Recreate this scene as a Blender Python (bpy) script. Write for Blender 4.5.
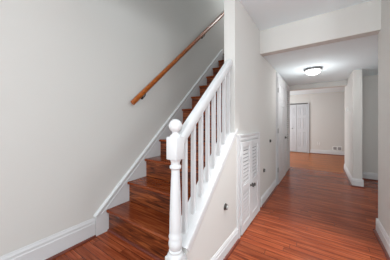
import bpy, bmesh, math, random
from mathutils import Vector, Matrix
random.seed(4)
SC = bpy.context.scene
COL = SC.collection
for o in list(bpy.data.objects):
    bpy.data.objects.remove(o)

# ------------------------------------------------------------------ camera
FPX = 185.722
YAW = math.atan((321.5676 - 195) / FPX)
cd = bpy.data.cameras.new('camera')
cd.sensor_fit = 'HORIZONTAL'; cd.sensor_width = 36
cd.lens = 36 * FPX / 390
cd.shift_y = -(130 - 122.714) / 390
cd.clip_start = .02
cam = bpy.data.objects.new('camera', cd); COL.objects.link(cam)
cam.location = (0, 0, 1.15); cam.rotation_euler = (math.pi / 2, 0, YAW)
SC.camera = cam

# ------------------------------------------------------------------ world and light
W = bpy.data.worlds.new('world'); SC.world = W; W.use_nodes = True
W.node_tree.nodes['Background'].inputs[0].default_value = (.84, .95, 1, 1)
W.node_tree.nodes['Background'].inputs[1].default_value = 1.1

def area(name, loc, aim, sx, sy, power, col=(1, 1, 1)):
    l = bpy.data.lights.new(name, 'AREA'); l.shape = 'RECTANGLE'; l.size = sx; l.size_y = sy
    l.energy = power; l.color = col
    o = bpy.data.objects.new(name, l); COL.objects.link(o); o.location = loc
    o.rotation_euler = (Vector(aim) - Vector(loc)).to_track_quat('-Z', 'Y').to_euler()
    return o
def bulb(name, loc, power, rad, col=(1, 1, 1)):
    l = bpy.data.lights.new(name, 'POINT'); l.energy = power; l.shadow_soft_size = rad; l.color = col
    o = bpy.data.objects.new(name, l); COL.objects.link(o); o.location = loc
    return o
area('window_daylight_side', (3.0, -.75, 1.5), (-.2, 2.4, .3), .9, 1.2, 10, (.9, .97, 1))
area('entry_fill_area', (-.9, -2.9, 1.4), (-1.3, 2.5, 2.0), 1.6, 1.4, 60, (.9, .97, 1))  # added fill from behind the camera, no window stands there
bulb('ceiling_lamp_side_room', (1.65, .78, 2.1), 44, .3, (.93, .98, 1))
bulb('entry_fill_bulb', (.15, .05, 1.62), 29, .2, (.92, .98, 1))  # unseen bulb hung well below the ceiling as fill for ceiling and walls
sl = bpy.data.lights.new('floor_fill_spot', 'SPOT'); sl.energy = 118; sl.spot_size = math.radians(50); sl.spot_blend = .5  # added spot that brightens the floor, no fitting is modelled
sl.shadow_soft_size = .06; sl.color = (1, .98, .96)
so = bpy.data.objects.new('floor_fill_spot', sl); COL.objects.link(so); so.location = (-.2, 1.6, 2.37)
area('window_daylight_far_room', (-2.35, 6.9, 1.35), (1, 6.9, .6), 1.6, 1.5, 58, (.96, .98, 1))
area('side_passage_fill', (2.3, 3.7, 1.5), (.6, 4.6, 1.2), .6, 1.2, 5.5, (.97, .99, 1))  # added fill that lifts the dark recess wall
area('stairwell_fill', (-.95, 4.6, 4.6), (-1.9, 2.6, 3.0), .5, .8, 17, (.92, .98, 1))  # added fill that lightens the upper stair wall

SC.view_settings.view_transform = 'Standard'
SC.view_settings.look = 'None'
SC.view_settings.exposure = .16
SC.view_settings.gamma = 1
SC.view_settings.use_curve_mapping = False

# ------------------------------------------------------------------ materials
def lin(c):
    return tuple((x / 255 / 12.92) if x / 255 <= .04045 else ((x / 255 + .055) / 1.055) ** 2.4 for x in c) + (1,)

def mat(name, rgb, rough=.5, metal=0, bump=0, bscale=200, coat=0, var=.0):
    m = bpy.data.materials.new(name); m.use_nodes = True
    nt = m.node_tree; b = nt.nodes['Principled BSDF']
    b.inputs['Base Color'].default_value = lin(rgb)
    b.inputs['Roughness'].default_value = rough; b.inputs['Metallic'].default_value = metal
    b.inputs['Coat Weight'].default_value = coat
    if bump or var:
        tc = nt.nodes.new('ShaderNodeTexCoord')
        n = nt.nodes.new('ShaderNodeTexNoise'); n.inputs['Scale'].default_value = bscale
        n.inputs['Detail'].default_value = 3
        nt.links.new(tc.outputs['Object'], n.inputs['Vector'])
        if bump:
            bp = nt.nodes.new('ShaderNodeBump'); bp.inputs['Strength'].default_value = bump
            bp.inputs['Distance'].default_value = .002
            nt.links.new(n.outputs['Fac'], bp.inputs['Height'])
            nt.links.new(bp.outputs['Normal'], b.inputs['Normal'])
        if var:
            r = nt.nodes.new('ShaderNodeValToRGB')
            a = lin(rgb)
            r.color_ramp.elements[0].color = tuple(x * (1 - var) for x in a[:3]) + (1,)
            r.color_ramp.elements[1].color = tuple(min(1, x * (1 + var)) for x in a[:3]) + (1,)
            nt.links.new(n.outputs['Fac'], r.inputs[0])
            nt.links.new(r.outputs[0], b.inputs['Base Color'])
    return m

def wood(name, dark, mid, light, rough=.3, scale=(3, 60, 60), coat=.3, wave=0.0, planks=None, bump=.08, spec=.5, lo=.28):
    """scale stretches the grain: small along the grain, large across it"""
    m = bpy.data.materials.new(name); m.use_nodes = True
    nt = m.node_tree; N = nt.nodes.new; L = nt.links.new; b = nt.nodes['Principled BSDF']
    tc = N('ShaderNodeTexCoord'); mp = N('ShaderNodeMapping'); mp.inputs['Scale'].default_value = scale
    L(tc.outputs['Object'], mp.inputs['Vector'])
    vec = mp.outputs['Vector']
    if planks:
        bw, rh = planks
        def M(op, a, b_=None, c=None):
            q = N('ShaderNodeMath'); q.operation = op
            for k, v in enumerate((a, b_, c)):
                if v is None: continue
                if isinstance(v, (int, float)): q.inputs[k].default_value = v
                else: L(v, q.inputs[k])
            return q.outputs[0]
        sp = N('ShaderNodeSeparateXYZ'); L(tc.outputs['Object'], sp.inputs[0])
        v = M('DIVIDE', sp.outputs['Y'], rh); row = M('FLOOR', v)
        w1 = N('ShaderNodeTexWhiteNoise'); w1.noise_dimensions = '1D'; L(row, w1.inputs['W'])
        uu = M('MULTIPLY_ADD', sp.outputs['X'], 1 / bw, w1.outputs['Value']); colm = M('FLOOR', uu)
        cb = N('ShaderNodeCombineXYZ'); L(row, cb.inputs[0]); L(colm, cb.inputs[1])
        w2 = N('ShaderNodeTexWhiteNoise'); w2.noise_dimensions = '2D'; L(cb.outputs[0], w2.inputs['Vector'])
        fv, fu = M('PINGPONG', v, .5), M('PINGPONG', uu, .5)
        gap = M('MAXIMUM', M('LESS_THAN', fv, .0016 / rh), M('LESS_THAN', fu, .0012 / bw))
        plank = w2.outputs['Value']
        off = N('ShaderNodeVectorMath'); off.operation = 'MULTIPLY_ADD'
        L(w2.outputs['Color'], off.inputs[0]); off.inputs[1].default_value = (37, 11, 5); L(vec, off.inputs[2])
        vec = off.outputs[0]
    n = N('ShaderNodeTexNoise'); n.inputs['Scale'].default_value = 1; n.inputs['Detail'].default_value = 5
    n.inputs['Roughness'].default_value = .62; n.inputs['Distortion'].default_value = wave
    L(vec, n.inputs['Vector'])
    r = N('ShaderNodeValToRGB'); e = r.color_ramp.elements
    e[0].position = lo; e[0].color = lin(dark); e[1].position = 1 - lo; e[1].color = lin(light)
    k = e.new(.5); k.color = lin(mid)
    L(n.outputs['Fac'], r.inputs[0])
    out = r.outputs[0]
    if planks:
        mr = N('ShaderNodeMapRange'); mr.inputs['To Min'].default_value = .8; mr.inputs['To Max'].default_value = 1.12
        L(plank, mr.inputs['Value'])
        mx = N('ShaderNodeMix'); mx.data_type = 'RGBA'; mx.blend_type = 'MULTIPLY'; mx.inputs['Factor'].default_value = 1
        L(out, mx.inputs['A']); L(mr.outputs[0], mx.inputs['B'])
        mg = N('ShaderNodeMix'); mg.data_type = 'RGBA'; mg.inputs['B'].default_value = lin(tuple(x * .45 for x in dark))
        L(gap, mg.inputs['Factor']); L(mx.outputs['Result'], mg.inputs['A'])
        out = mg.outputs['Result']
    L(out, b.inputs['Base Color'])
    bp = N('ShaderNodeBump'); bp.inputs['Strength'].default_value = bump; bp.inputs['Distance'].default_value = .002
    L(n.outputs['Fac'], bp.inputs['Height']); L(bp.outputs['Normal'], b.inputs['Normal'])
    b.inputs['Roughness'].default_value = rough; b.inputs['Coat Weight'].default_value = coat
    b.inputs['Coat Roughness'].default_value = .12; b.inputs['Specular IOR Level'].default_value = spec
    return m

M_wall = mat('grey_wall_paint', (209, 207, 203), .85, bump=.05, bscale=350)
M_ceil = mat('white_ceiling_paint', (236, 247, 251), .9, bump=.05, bscale=250)
M_trim = mat('white_semi_gloss_paint', (211, 211, 212), .5, bump=.02, bscale=60)
M_dim = mat('pale_grey_door_paint', (192, 194, 197), .45, bump=.02, bscale=60)
M_floor = wood('red_brown_hardwood_floor', (94, 40, 22), (144, 69, 41), (176, 96, 60), .22, (2.2, 42, 1), .0, .6, (1.0, .07), .05, .2)
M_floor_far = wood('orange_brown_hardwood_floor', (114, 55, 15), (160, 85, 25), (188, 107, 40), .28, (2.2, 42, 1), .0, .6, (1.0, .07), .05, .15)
M_tread = wood('dark_stained_oak', (92, 39, 16), (122, 54, 24), (156, 84, 46), .22, (2.4, 34, 40), .05, .8, None, .08, .3, .3)
M_riser = wood('stained_oak_riser', (50, 20, 9), (104, 48, 24), (150, 82, 45), .32, (2.6, 30, 30), .08, 1.6, None, .15, .35, .36)
M_shoe = wood('stained_shoe_moulding', (84, 34, 24), (104, 46, 32), (120, 56, 40), .35, (4, 4, 30), .2)
M_rail = wood('orange_stained_oak_rail', (128, 58, 14), (160, 82, 22), (184, 104, 38), .3, (40, 4, 30), .3)
M_steel = mat('brushed_nickel', (168, 166, 164), .35, 1, var=.1, bscale=80)
M_bronze = mat('dark_bronze_hardware', (74, 70, 67), .4, .8, var=.1, bscale=80)
M_pan = mat('satin_nickel_lamp_pan', (128, 128, 130), .4, .5, var=.05, bscale=60)
M_plate = mat('white_plastic', (234, 234, 232), .4, var=.02, bscale=50)
M_grille = mat('grey_vent_grille', (160, 158, 157), .7, var=.03, bscale=50)
M_track = mat('dark_track', (84, 82, 82), .7, var=.05, bscale=50)
M_gap_shade = mat('grey_louver_gap_shade', (120, 121, 124), .9, var=.03, bscale=40)  # shade between the louver slats, given as a grey colour
M_rubber = mat('pale_rubber', (176, 174, 172), .7, var=.05, bscale=50)
M_glow = bpy.data.materials.new('lit_frosted_glass'); M_glow.use_nodes = True
_b = M_glow.node_tree.nodes['Principled BSDF']
_b.inputs['Base Color'].default_value = (.95, .95, .93, 1); _b.inputs['Roughness'].default_value = .3
_b.inputs['Emission Color'].default_value = (1, .97, .92, 1); _b.inputs['Emission Strength'].default_value = 11
_n = M_glow.node_tree.nodes.new('ShaderNodeTexNoise'); _n.inputs['Scale'].default_value = 12
_m = M_glow.node_tree.nodes.new('ShaderNodeMapRange'); _m.inputs['To Min'].default_value = .15; _m.inputs['To Max'].default_value = .35
M_glow.node_tree.links.new(_n.outputs['Fac'], _m.inputs['Value']); M_glow.node_tree.links.new(_m.outputs[0], _b.inputs['Roughness'])

# ------------------------------------------------------------------ mesh helpers
def box(bm, x0, x1, y0, y1, z0, z1, bev=0, rot=None, seg=2):
    r = bmesh.ops.create_cube(bm, size=1)
    vs = r['verts']
    bmesh.ops.scale(bm, vec=(x1 - x0, y1 - y0, z1 - z0), verts=vs)
    if bev:
        es = list({e for v in vs for e in v.link_edges})
        rb = bmesh.ops.bevel(bm, geom=es, offset=bev, segments=seg, affect='EDGES', profile=.5)
        vs = list({v for v in rb['verts']} | {v for v in vs if v.is_valid})
    if rot: bmesh.ops.rotate(bm, cent=(0, 0, 0), matrix=rot, verts=vs)
    bmesh.ops.translate(bm, vec=((x0 + x1) / 2, (y0 + y1) / 2, (z0 + z1) / 2), verts=vs)
    return vs

def sweep(bm, prof, a, b, side, up):
    """profile points (s, t) laid along side/up vectors at a and again at b; closed prism"""
    a, b, side, up = Vector(a), Vector(b), Vector(side), Vector(up)
    A = [bm.verts.new(a + side * s + up * t) for s, t in prof]
    B = [bm.verts.new(b + side * s + up * t) for s, t in prof]
    n = len(prof)
    for i in range(n):
        bm.faces.new((A[i], A[(i + 1) % n], B[(i + 1) % n], B[i]))
    bm.faces.new(A[::-1]); bm.faces.new(B)

def prism_yz(bm, pts, x0, x1):
    sweep(bm, pts, (x0, 0, 0), (x1, 0, 0), (0, 1, 0), (0, 0, 1))

def lathe(bm, prof, c=(0, 0, 0), n=32, axis=(0, 0, 1)):
    """(radius, height) profile turned round the axis through c"""
    q = Vector((0, 0, 1)).rotation_difference(Vector(axis)); c = Vector(c)
    rings = []
    for r, h in prof:
        if r < 1e-6:
            rings.append([bm.verts.new(c + q @ Vector((0, 0, h)))])
        else:
            rings.append([bm.verts.new(c + q @ Vector((r * math.cos(2 * math.pi * k / n), r * math.sin(2 * math.pi * k / n), h))) for k in range(n)])
    for A, B in zip(rings, rings[1:]):
        for k in range(n):
            k2 = (k + 1) % n
            if len(A) == 1 and len(B) == 1: continue
            if len(A) == 1: bm.faces.new((A[0], B[k2], B[k]))
            elif len(B) == 1: bm.faces.new((A[k], A[k2], B[0]))
            else: bm.faces.new((A[k], A[k2], B[k2], B[k]))
    if len(rings[0]) > 1: bm.faces.new(rings[0][::-1])
    if len(rings[-1]) > 1: bm.faces.new(rings[-1])

def tube(bm, pts, r, n=12):
    pts = [Vector(p) for p in pts]; rings = []
    for i, p in enumerate(pts):
        d = (pts[min(i + 1, len(pts) - 1)] - pts[max(i - 1, 0)]).normalized()
        q = Vector((0, 0, 1)).rotation_difference(d)
        rings.append([bm.verts.new(p + q @ Vector((r * math.cos(2 * math.pi * k / n), r * math.sin(2 * math.pi * k / n), 0))) for k in range(n)])
    for A, B in zip(rings, rings[1:]):
        for k in range(n): bm.faces.new((A[k], A[(k + 1) % n], B[(k + 1) % n], B[k]))
    bm.faces.new(rings[0][::-1]); bm.faces.new(rings[-1])

def obj(name, bm, m, parent=None, smooth=False):
    bmesh.ops.recalc_face_normals(bm, faces=bm.faces)
    root = parent
    off = Vector((0, 0, 0))
    while root is not None:
        off += root.location; root = root.parent
    if parent is None:                       # origin at the base of the mesh
        if bm.verts and name not in ('floor', 'floor_far_room'):
            zs = min(v.co.z for v in bm.verts)
            off = Vector((sum((f(v.co.x for v in bm.verts) for f in (min, max))) / 2, sum((f(v.co.y for v in bm.verts) for f in (min, max))) / 2, zs))
    bmesh.ops.translate(bm, vec=-off, verts=bm.verts)
    me = bpy.data.meshes.new(name); bm.to_mesh(me); bm.free()
    if smooth:
        for p in me.polygons: p.use_smooth = True
        me.set_sharp_from_angle(angle=math.radians(38))
    me.materials.append(m)
    o = bpy.data.objects.new(name, me); COL.objects.link(o)
    if parent is None: o.location = off
    else: o.parent = parent
    return o

def thing(name, label, cat, loc=(0, 0, 0), group=None):
    o = bpy.data.objects.new(name, None); COL.objects.link(o); o.location = loc
    o.empty_display_size = .1
    o['label'] = label; o['category'] = cat
    if group: o['group'] = group
    return o

def struct(name, bm, m, label=None, cat=None, smooth=False):
    o = obj(name, bm, m, None, smooth); o['kind'] = 'structure'
    if label: o['label'] = label
    if cat: o['category'] = cat
    return o

def sbox(name, m, label, cat, *b):
    bm = bmesh.new()
    for q in (b if isinstance(b[0], tuple) else (b,)): box(bm, *q)
    return struct(name, bm, m, label, cat)

# ------------------------------------------------------------------ key dimensions
XL, XH, XI = -1.901, -.688, -.80        # stair side wall, hall face and stair face of the hall wall
XR, XC = .49, .47                        # right hand wall, far partition
ZC, ZS, ZF = 2.39, 2.10, 2.24            # foyer, hall and far room ceilings
YH0, YH1 = 2.57, 2.69                    # header over the hall
YE = 1.69                                # where the hall wall begins
YB = 5.40                                # where the hall wall ends
YF = 8.26
RISE, RUN, Y1 = .229, .2566, 1.092
NS = 12

# ------------------------------------------------------------------ room shell
bm = bmesh.new(); box(bm, -3, 4.2, -3.4, YB, -.1, 0)
struct('floor', bm, M_floor, 'glossy red brown hardwood plank floor', 'floor')
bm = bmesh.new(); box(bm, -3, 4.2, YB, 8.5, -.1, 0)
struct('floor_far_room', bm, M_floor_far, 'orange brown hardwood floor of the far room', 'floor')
sbox('wall_left', M_wall, 'tall grey wall beside the staircase', 'wall', XL - .1, XL, -3.4, 5.6, 0, 5.2)
sbox('wall_hall', M_wall, 'grey hall wall with closet and doors', 'wall', XI, XH, YE, YB, 0, ZC)
sbox('wall_upper', M_wall, 'grey wall of the stairwell on the upper floor', 'wall',
     (XI, XH, .8, 5.6, ZC + .16, 5.2), (XL, XI, 5.5, 5.6, 2.5, 5.2))
bm = bmesh.new()
KT = lambda y: .605 + .885 * (y - 1.2)   # top of the knee wall drywall
prism_yz(bm, [(.925, 0), (YE, 0), (YE, KT(YE)), (.925, KT(.925))], XI, XH)
struct('wall_knee', bm, M_wall, 'sloping grey half wall under the white balusters', 'wall')
sbox('wall_right', M_wall, 'short grey wall at the right edge of the photo', 'wall', XR, XR + .12, 2.08, YH1, 0, ZC)
sbox('wall_side_blocker', M_wall, 'unseen grey wall added to keep light out of the side passage', 'wall', (XR + .12, 2.6, 2.57, YH1, 0, ZC), (2.5, 2.6, YH1, 5.08, 0, ZC))  # unseen, added to block light and keep the recess dark
sbox('wall_partition', M_wall, 'grey wall end standing at the right of the hall', 'wall', XC, XC + .127, 4.39, 5.87, 0, ZS)
sbox('wall_recess', M_wall, 'shaded grey wall in the side passage at right', 'wall', XC + .127, 2.6, 5.08, 5.2, 0, ZS)
sbox('wall_far', M_wall, 'grey far wall with closet and vent', 'wall', -2.5, 2.6, YF, YF + .1, 0, 2.5)
sbox('wall_far_side', M_wall, 'grey side walls of the far room', 'wall',
     (-2.6, -2.5, 5.4, YF, 0, ZF), (2.5, 2.6, 5.2, YF, 0, ZF), (-2.5, XI, YB, YB + .1, 0, ZF))
sbox('ceiling_foyer', M_ceil, 'white ceiling of the entry', 'ceiling',
     (XI, 4.2, -3.4, YH0, ZC, ZC + .15), (XL, XI, -3.4, .8, ZC, ZC + .15))
sbox('ceiling_hall', M_ceil, 'lower white hall ceiling with a round lamp', 'ceiling',
     (XH, 2.6, YH1, 5.32, ZS, ZS + .1))
sbox('ceiling_far_room', M_ceil, 'white ceiling of the far room', 'ceiling', -2.6, 2.6, YB + .1, YF, ZF, ZF + .1)
sbox('ceiling_upper', M_ceil, 'ceiling of the upper floor', 'ceiling', XL - .1, XH, .8, 5.6, 5.2, 5.3)
sbox('wall_header', M_wall, 'grey header dropping from the entry ceiling to the hall ceiling', 'wall', XH, XR, YH0, YH1, 2.078, ZC)
sbox('wall_beam', M_wall, 'grey beam between hall and far room', 'wall', XI, 2.5, 5.32, YB + .1, 1.985, ZF + .1)
sbox('floor_landing', M_floor, 'wood landing at the top of the stairs', 'floor', XL, XI, Y1 + RUN * (NS - 1) + .26, 5.5, 2.5, RISE * NS)

# baseboards: white board with a moulded top, stained quarter round at its foot
def baseboard(name, runs, h, label):
    bm = bmesh.new(); bs = bmesh.new()
    for (ax, ay, bx, by, nx, ny, *ext) in runs:
        pr = [(0, 0), (.016, 0), (.016, h * .72), (.012, h * .76), (.012, h * .86), (.006, h * .95), (.004, h), (0, h)]
        sweep(bm, pr, (ax, ay, 0), (bx, by, 0), (nx, ny, 0), (0, 0, 1))
        q = [(.016, 0), (.034, 0), (.033, .008), (.028, .016), (.016, .02)]
        dv = Vector((bx - ax, by - ay, 0)).normalized()
        ea, eb = ext if ext else (0, 0)      # the quarter round wraps outside corners
        sweep(bs, q, Vector((ax, ay, 0)) - dv * ea, Vector((bx, by, 0)) + dv * eb, (nx, ny, 0), (0, 0, 1))
    o = struct(name, bm, M_trim, label, 'baseboard')
    obj('shoe_moulding', bs, M_shoe, o)['label'] = 'red brown quarter round at the foot of the baseboard'
    return o
baseboard('baseboard_left', [(XL, -3.4, XL, .982, 1, 0)], .19, 'white baseboard along the left wall up to the stairs')
baseboard('baseboard_knee', [(XH, .93, XH, 1.735, 1, 0)], .124, 'white baseboard below the sloping half wall')
baseboard('baseboard_hall', [(XH, 2.60, XH, 3.60, 1, 0)], .124, 'white baseboard between louvered closet and hall door')
baseboard('baseboard_right', [(XR, 2.08, XR, YH1, -1, 0, 0, .016), (XR - .016, YH1, 2.45, YH1, 0, 1, .018, 0), (XR - .016, 2.08, XR + .12, 2.08, 0, -1, .018, 0)], .145, 'white baseboard at the right edge of the photo')
baseboard('baseboard_partition', [(XC, 4.39, XC, 5.87, -1, 0, .016, 0), (XC - .016, 4.39, XC + .143, 4.39, 0, -1, .018, .018), (XC + .127, 4.39, XC + .127, 5.07, 1, 0, .016, 0)], .145, 'white baseboard round the wall end at right')
baseboard('baseboard_recess', [(XC + .163, 5.08, 2.6, 5.08, 0, -1)], .145, 'white baseboard in the shaded side passage')
baseboard('baseboard_far', [(-.36, YF, 2.5, YF, 0, -1)], .15, 'white baseboard along the far wall')

# ------------------------------------------------------------------ hall doors and casings (on wall X = XH, faces +X)
def casing(name, y0, y1, top, w, label, foot=0):
    bm = bmesh.new()
    pr = [(0, 0), (.012, 0), (.018, w * .25), (.014, w * .5), (.02, w * .8), (.02, w), (0, w)]
    sweep(bm, pr, (XH, y0, foot), (XH, y0, top + w), (1, 0, 0), (0, -1, 0))
    sweep(bm, pr, (XH, y1, foot), (XH, y1, top + w), (1, 0, 0), (0, 1, 0))
    sweep(bm, pr, (XH, y0, top), (XH, y1, top), (1, 0, 0), (0, 0, 1))
    return struct(name, bm, M_trim, label, 'trim')

def hinge(parent, x, y, z, h=.07, m=None):
    bm = bmesh.new(); tube(bm, [(x, y, z - h / 2), (x, y, z + h / 2)], .006, 10)
    box(bm, x - .012, x + .001, y - .016, y + .016, z - h / 2 + .004, z + h / 2 - .004)
    o = obj('hinge', bm, m or M_steel, parent, True); return o

def louver_leaf(name, y0, y1, z0, z1, zm, label, x=XH + .002, t=.022, knob=None, hy=None, pitch=.038, st=.045):
    bm = bmesh.new()
    box(bm, x, x + t, y0, y0 + st, z0, z1, .002); box(bm, x, x + t, y1 - st, y1, z0, z1, .002)
    for a, b in ((z0, z0 + .09), (zm - .03, zm + .03), (z1 - .055, z1)):
        box(bm, x, x + t, y0 + st, y1 - st, a, b, .002)
    for a, b in ((z0 + .09, zm - .03), (zm + .03, z1 - .055)):
        n = max(2, round((b - a) / pitch)); p = (b - a) / n
        for k in range(n):
            zc = a + (k + .5) * p
            box(bm, x + t / 2 - .003, x + t / 2 + .003, y0 + st - .003, y1 - st + .003, zc - p * .37, zc + p * .37, rot=Matrix.Rotation(math.radians(-9), 3, 'Y'))
    o = struct(name, bm, M_trim, label, 'door')
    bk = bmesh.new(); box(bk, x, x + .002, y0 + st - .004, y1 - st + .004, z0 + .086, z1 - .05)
    obj('shade_backing', bk, M_gap_shade, o)  # grey sheet standing in for the shade seen through the slats
    if knob:
        kb = bmesh.new()
        lathe(kb, [(.014, 0), (.014, .004), (.006, .007), (.006, .018), (.015, .024), (.018, .032), (.014, .04), (0, .043)], (x + t, knob[0], knob[1]), 20, (1, 0, 0))
        obj('knob', kb, M_bronze, o, True)
    if hy:
        for z in (z0 + .13, z1 - .12): hinge(o, x + t, hy, z, .06, M_trim)
    return o
casing('trim_closet', 1.808, 2.425, .955, .072, 'white casing round the low louvered closet under the stairs')
louver_leaf('door_1', 1.812, 2.113, .012, .95, .47, 'left louvered leaf of the low closet under the stairs', knob=(2.088, .445), hy=1.812)
louver_leaf('door_2', 2.119, 2.421, .012, .95, .47, 'right louvered leaf of the low closet under the stairs', knob=(2.145, .445), hy=2.421)

def panel_door(bm, w, h, t, st=.11):
    """six panel slab in local coordinates: y along the width, x the thickness, z up"""
    mid = w / 2
    cols = [(st, mid - .045), (mid + .045, w - st)]
    rows = [(.22, .78), (.9, h - .52), (h - .42, h - .12)]
    box(bm, 0, t * .68, 0, w, 0, h)
    box(bm, t * .5, t, 0, st, 0, h, .003); box(bm, t * .5, t, w - st, w, 0, h, .003)
    box(bm, t * .5, t, mid - .045, mid + .045, 0, h, .003)
    zz = [0] + [v for r in rows for v in r] + [h]
    for a, b in zip(zz[0::2], zz[1::2]):
        box(bm, t * .5, t - .0004, st - .004, w - st + .004, a, b, .003)
    for y0, y1 in cols:
        for z0, z1 in rows:
            box(bm, t * .45, t * .94, y0 + .02, y1 - .02, z0 + .02, z1 - .02, .004, seg=1)

D0, D1, DT = 3.69, 4.50, 1.995
casing('trim_hall_door', D0 - .004, D1 + .004, DT + .004, .07, 'white casing round the panelled hall door')
bm = bmesh.new(); panel_door(bm, D1 - D0, DT - .012, .03)
bmesh.ops.translate(bm, vec=(XH + .002, D0, .012), verts=bm.verts)
dd = struct('door_3', bm, M_trim, 'white six panel hall door with lever handle', 'door')
for z in (.28, 1.0, 1.75): hinge(dd, XH + .032, D0, z, .09)
bm = bmesh.new()
lathe(bm, [(.03, 0), (.03, .006), (.024, .012), (.011, .014), (.011, .045), (0, .047)], (XH + .032, D1 - .07, .83), 20, (1, 0, 0))
tube(bm, [(XH + .07, D1 - .065, .83), (XH + .074, D1 - .11, .832), (XH + .074, D1 - .18, .828)], .009, 10)
obj('lever_handle', bm, M_bronze, dd, True)
E0, E1 = 4.70, 5.20
casing('trim_louver_door', E0 - .004, E1 + .004, DT + .004, .07, 'white casing round the narrow louvered door')
lv = louver_leaf('door_4', E0, E1, .012, DT, .95, 'narrow white louvered door at the end of the hall wall', pitch=.05, st=.07)

# ------------------------------------------------------------------ far closet
bm = bmesh.new()
box(bm, -.43, -.385, YF - .03, YF, 0, 1.9, .003); box(bm, -1.52, -1.475, YF - .03, YF, 0, 1.9, .003)
struct('trim_far_closet', bm, M_dim, 'grey white jambs of the far bifold closet', 'trim')
bm = bmesh.new(); box(bm, -1.475, -.43, YF - .035, YF, 1.865, 1.9, .003)
tk = struct('trim_far_track', bm, M_track, 'dark track above the far bifold doors', 'trim')
def bifold(name, x0, x1, label, knob=None):
    bm = bmesh.new()
    panel_door(bm, x1 - x0, 1.845, .03, .06)
    bmesh.ops.rotate(bm, cent=(0, 0, 0), matrix=Matrix.Rotation(-math.pi / 2, 3, 'Z'), verts=bm.verts)
    bmesh.ops.translate(bm, vec=(x0, YF - .001, .014), verts=bm.verts)
    o = struct(name, bm, M_dim, label, 'door')
    if knob:
        kb = bmesh.new()
        lathe(kb, [(.012, 0), (.008, .006), (.008, .016), (.018, .024), (.016, .034), (0, .038)], (knob[0], YF - .031, knob[1]), 18, (0, -1, 0))
        obj('knob', kb, M_bronze, o, True)
    return o
bifold('door_5', -.795, -.434, 'right bifold panel of the far white closet')
bifold('door_6', -1.15, -.808, 'second bifold panel of the far white closet, with a dark knob', (-.955, .93))
bifold('door_7', -1.472, -1.156, 'third bifold panel of the far closet behind the hall wall')

# ------------------------------------------------------------------ staircase
st = thing('staircase', 'dark red brown wooden staircase rising along the grey left wall', 'staircase', ((XL + XI) / 2, Y1, 0))
TX0, TX1 = XL + .022, XI - .001
for n in range(1, NS + 1):
    yn, z = Y1 + RUN * (n - 1), RISE * n
    bm = bmesh.new()
    yb = yn + RUN + .03 if n < NS else yn + .25
    pr = [(yn + .012, z - .03), (yn + .003, z - .026), (yn, z - .017), (yn + .003, z - .006), (yn + .012, z), (yb, z), (yb, z - .03)]
    prism_yz(bm, pr, TX0, TX1)
    t = obj('tread', bm, M_tread, st)
    bm = bmesh.new()
    box(bm, TX0, TX1, yn + .03, yn + .048, z - RISE, z - .03)
    obj('riser', bm, M_riser, st)
    if n == 1:
        bm = bmesh.new()
        sweep(bm, [(0, 0), (-.018, 0), (-.017, .008), (-.012, .016), (0, .02)], (TX0, yn + .03, 0), (TX1, yn + .03, 0), (0, 1, 0), (0, 0, 1))
        obj('shoe_moulding', bm, M_shoe, st)
SK = lambda y: .452 + .905 * (y - 1.256)
ya, yb_ = .986, 3.88
bm = bmesh.new()
prism_yz(bm, [(ya, 0), (1.12, 0), (yb_, SK(yb_) - .36), (yb_, SK(yb_)), (ya + .0, SK(ya))], XL + .001, XL + .02)
sk = obj('skirt_board', bm, M_trim, st); sk['label'] = 'white sloping skirt board against the left wall'
bm = bmesh.new()
d = Vector((0, 1, .905)).normalized(); u = Vector((0, -.905, 1)).normalized()
pr = [(.001, -.012), (.028, -.012), (.032, -.004), (.03, .006), (.022, .014), (.001, .016)]
sweep(bm, pr, (XL, ya - .008, SK(ya - .008)), (XL, yb_ + .01, SK(yb_ + .01)), (1, 0, 0), u)
pr = [(.001, -.05), (.024, -.05), (.026, -.044), (.02, -.038), (.001, -.036)]
sweep(bm, pr, (XL, ya + .03, SK(ya + .03)), (XL, yb_, SK(yb_)), (1, 0, 0), u)
obj('skirt_moulding', bm, M_trim, sk)

# ------------------------------------------------------------------ balustrade on the half wall
XM = XH - .055
NY = .877
ba = thing('stair_balustrade', 'white balustrade with turned newel post and square balusters on the sloping half wall', 'balustrade', (XM, NY, 0))
bm = bmesh.new()
w = .046
box(bm, XM - w, XM + w, NY - w, NY + w, 0, .335, .003)
lathe(bm, [(.05, .335), (.05, .342), (.044, .35), (.036, .356), (.041, .362), (.041, .37), (.034, .376), (.040, .39), (.043, .408), (.042, .425), (.035, .44), (.034, .444),
           (.041, .449), (.041, .46), (.037, .466), (.0375, .49), (.0365, .55), (.034, .64), (.0305, .74), (.0265, .83), (.0255, .862), (.029, .866), (.035, .872), (.036, .882), (.033, .888), (.027, .892),
           (.027, .906), (.032, .918), (.036, .928)], (XM, NY, 0), 32)
w = .0405
box(bm, XM - w, XM + w, NY - w, NY + w, .925, 1.065, .006)
npost = obj('newel_post', bm, M_trim, ba, True)
bm = bmesh.new()
ball = [(.0415 * math.sin(a), 1.131 - .0415 * math.cos(a)) for a in [math.radians(x) for x in range(32, 181, 8)]]
lathe(bm, [(.036, 1.064), (.036, 1.069), (.03, 1.075), (.021, 1.082), (.0185, 1.089)] + ball + [(0, 1.1725)], (XM, NY, 0), 32)
obj('ball_finial', bm, M_trim, npost, True)
RC = lambda y: 1.385 + .905 * (y - 1.3)  # centre line of the sloping rail
u = Vector((0, -.905, 1)).normalized()
bm = bmesh.new()
pr = [(-.026, -.027), (.026, -.027), (.029, -.023), (.031, .01), (.029, .024), (.02, .034), (0, .037), (-.02, .034), (-.029, .024), (-.031, .01), (-.029, -.023)]
sweep(bm, pr, (XM, NY + .03, RC(NY + .03)), (XM, YE - .004, RC(YE - .004)), (1, 0, 0), u)
obj('top_rail', bm, M_trim, ba, True)
bm = bmesh.new()
pr = [(-.076, .002), (.064, .002), (.067, .014), (.064, .026), (-.076, .026), (-.08, .014)]
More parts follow.
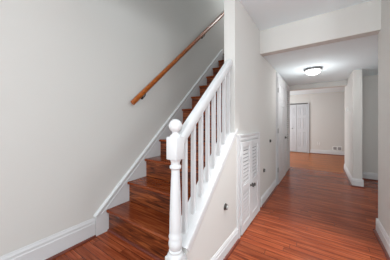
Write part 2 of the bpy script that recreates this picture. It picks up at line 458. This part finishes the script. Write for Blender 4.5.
u2 = Vector((0, -.885, 1)).normalized()
yk = .9245
sweep(bm, pr, (XM - .001, yk, KT(yk)), (XM - .001, YE - .003, KT(YE - .003)), (1, 0, 0), u2)
pr = [(.0555, -.022), (.062, -.022), (.064, -.016), (.064, .004), (.0555, .004)]
sweep(bm, pr, (XM, yk, KT(yk)), (XM, YE + .055, KT(YE + .055)), (1, 0, 0), u2)
obj('cap_rail', bm, M_trim, ba)
by = [.972, 1.070, 1.168, 1.267, 1.366, 1.466, 1.566, 1.664]
b0 = None
for y in by:
    zb = KT(y) + .03
    zt = RC(y) - .02
    bm = bmesh.new(); hw = .0145
    # ends cut to the slope
    vs = []
    for (z, k) in ((zb, .885), (zt, .905)):
        for dx, dy in ((-hw, -hw), (hw, -hw), (hw, hw), (-hw, hw)):
            vs.append(bm.verts.new((XM + dx, y + dy, z + dy * k)))
    bm.faces.new(vs[:4][::-1]); bm.faces.new(vs[4:])
    for k in range(4): bm.faces.new((vs[k], vs[(k + 1) % 4], vs[4 + (k + 1) % 4], vs[4 + k]))
    es = [e for e in bm.edges if abs(e.verts[0].co.x - e.verts[1].co.x) < 1e-5 and abs(e.verts[0].co.y - e.verts[1].co.y) < 1e-5]
    bmesh.ops.bevel(bm, geom=es, offset=.003, segments=2, affect='EDGES')
    obj('baluster', bm, M_trim, ba)

# ------------------------------------------------------------------ handrail on the left wall
hr = thing('wall_handrail', 'orange brown wooden handrail on brackets along the left stair wall', 'handrail', (XL, 1.39, 1.38))
HZ = lambda y: 1.381 + .911 * (y - 1.386)
XW = XL + .07
bm = bmesh.new()
dd_ = Vector((0, 1, .911)).normalized(); u = Vector((0, -.911, 1)).normalized()
pr = [(.024 * math.cos(a) * 1.0, .03 * math.sin(a)) for a in [2 * math.pi * k / 20 for k in range(20)]]
sweep(bm, pr, (XW, 1.386, HZ(1.386)), (XW, 4.35, HZ(4.35)), (1, 0, 0), u)
obj('rail', bm, M_rail, hr, True)
for y in (1.58, 3.02, 4.1):
    z = HZ(y) - .03
    bm = bmesh.new()
    lathe(bm, [(.026, 0), (.026, .004), (.018, .008), (0, .009)], (XL, y, z - .055), 18, (1, 0, 0))
    tube(bm, [(XL + .004, y, z - .055), (XL + .04, y, z - .052), (XL + .062, y, z - .035), (XW, y, z - .004)], .007, 10)
    obj('bracket', bm, M_bronze, hr, True)

# ------------------------------------------------------------------ ceiling lamp
LX, LY = -.125, 3.86
la = thing('ceiling_light', 'round flush ceiling lamp with a lit white glass bowl in the hall', 'ceiling light', (LX, LY, ZS))
bm = bmesh.new(); lathe(bm, [(.128, 0), (.138, -.006), (.138, -.036), (.126, -.044), (.112, -.036), (0, -.034)], (LX, LY, ZS), 48)
obj('lamp_pan', bm, M_pan, la, True)
bm = bmesh.new(); lathe(bm, [(.114, -.038)] + [(.114 * math.cos(a), -.04 - .07 * math.sin(a)) for a in [math.radians(x) for x in range(5, 90, 9)]] + [(0, -.111)], (LX, LY, ZS), 48)
obj('glass_bowl', bm, M_glow, la, True)
bm = bmesh.new(); lathe(bm, [(.012, -.104), (.014, -.11), (.008, -.116), (.012, -.124), (0, -.132)], (LX, LY, ZS), 18)
obj('finial', bm, M_pan, la, True)
bulb('ceiling_light_glow', (LX, LY, ZS - .42), 8, .1, (.97, .99, 1))

# ------------------------------------------------------------------ wall stops, outlet, vent, thermostat
def door_stop(y, z, label):
    t = thing('door_stop', label, 'door stop', (XH, y, z), 'door stops on the hall wall')
    bm = bmesh.new(); lathe(bm, [(.028, 0), (.028, .004), (.023, .008), (.021, .012), (.022, .02), (.018, .02), (.018, .01), (0, .01)], (XH, y, z), 24, (1, 0, 0))
    obj('cup', bm, M_bronze, t, True)
    bm = bmesh.new(); lathe(bm, [(.0175, .0105), (.0175, .019), (.012, .026), (0, .027)], (XH, y, z), 20, (1, 0, 0))
    obj('bumper', bm, M_rubber, t, True)
door_stop(1.472, .425, 'round metal door stop low on the wall below the balusters')
door_stop(2.765, .465, 'round metal door stop low on the wall right of the louvered closet')
door_stop(3.15, .857, 'round metal door stop set higher, nearest the panelled hall door')

ou = thing('wall_outlet', 'white outlet plate low on the far wall', 'outlet', (-.094, YF, .325))
bm = bmesh.new(); box(bm, -.094 - .036, -.094 + .036, YF - .006, YF, .325, .44, .002)
obj('cover_plate', bm, M_plate, ou)
for z in (.358, .407):
    bm = bmesh.new(); box(bm, -.094 - .017, -.094 + .017, YF - .009, YF - .006, z - .014, z + .014, .001)
    obj('socket', bm, M_rubber, ou)
ve = thing('vent_cover', 'white vent plate with two dark grilles just above the far baseboard', 'vent', (.455, YF, .16))
bm = bmesh.new(); box(bm, .325, .59, YF - .008, YF, .165, .315, .003)
obj('cover_plate', bm, M_plate, ve)
for x0 in (.345, .475):
    bm = bmesh.new(); box(bm, x0, x0 + .095, YF - .0105, YF - .008, .19, .29)
    for k in range(5): box(bm, x0, x0 + .095, YF - .0125, YF - .0105, .196 + k * .02, .203 + k * .02)
    obj('grille', bm, M_grille, ve)
th = thing('thermostat', 'small white thermostat on the wall end at right', 'thermostat', (XC, 5.25, 1.39))
bm = bmesh.new(); box(bm, XC - .012, XC, 5.19, 5.31, 1.39, 1.48, .003)
obj('back_plate', bm, M_plate, th)
bm = bmesh.new(); box(bm, XC - .028, XC - .012, 5.205, 5.295, 1.4, 1.47, .005)
obj('case', bm, M_plate, th)
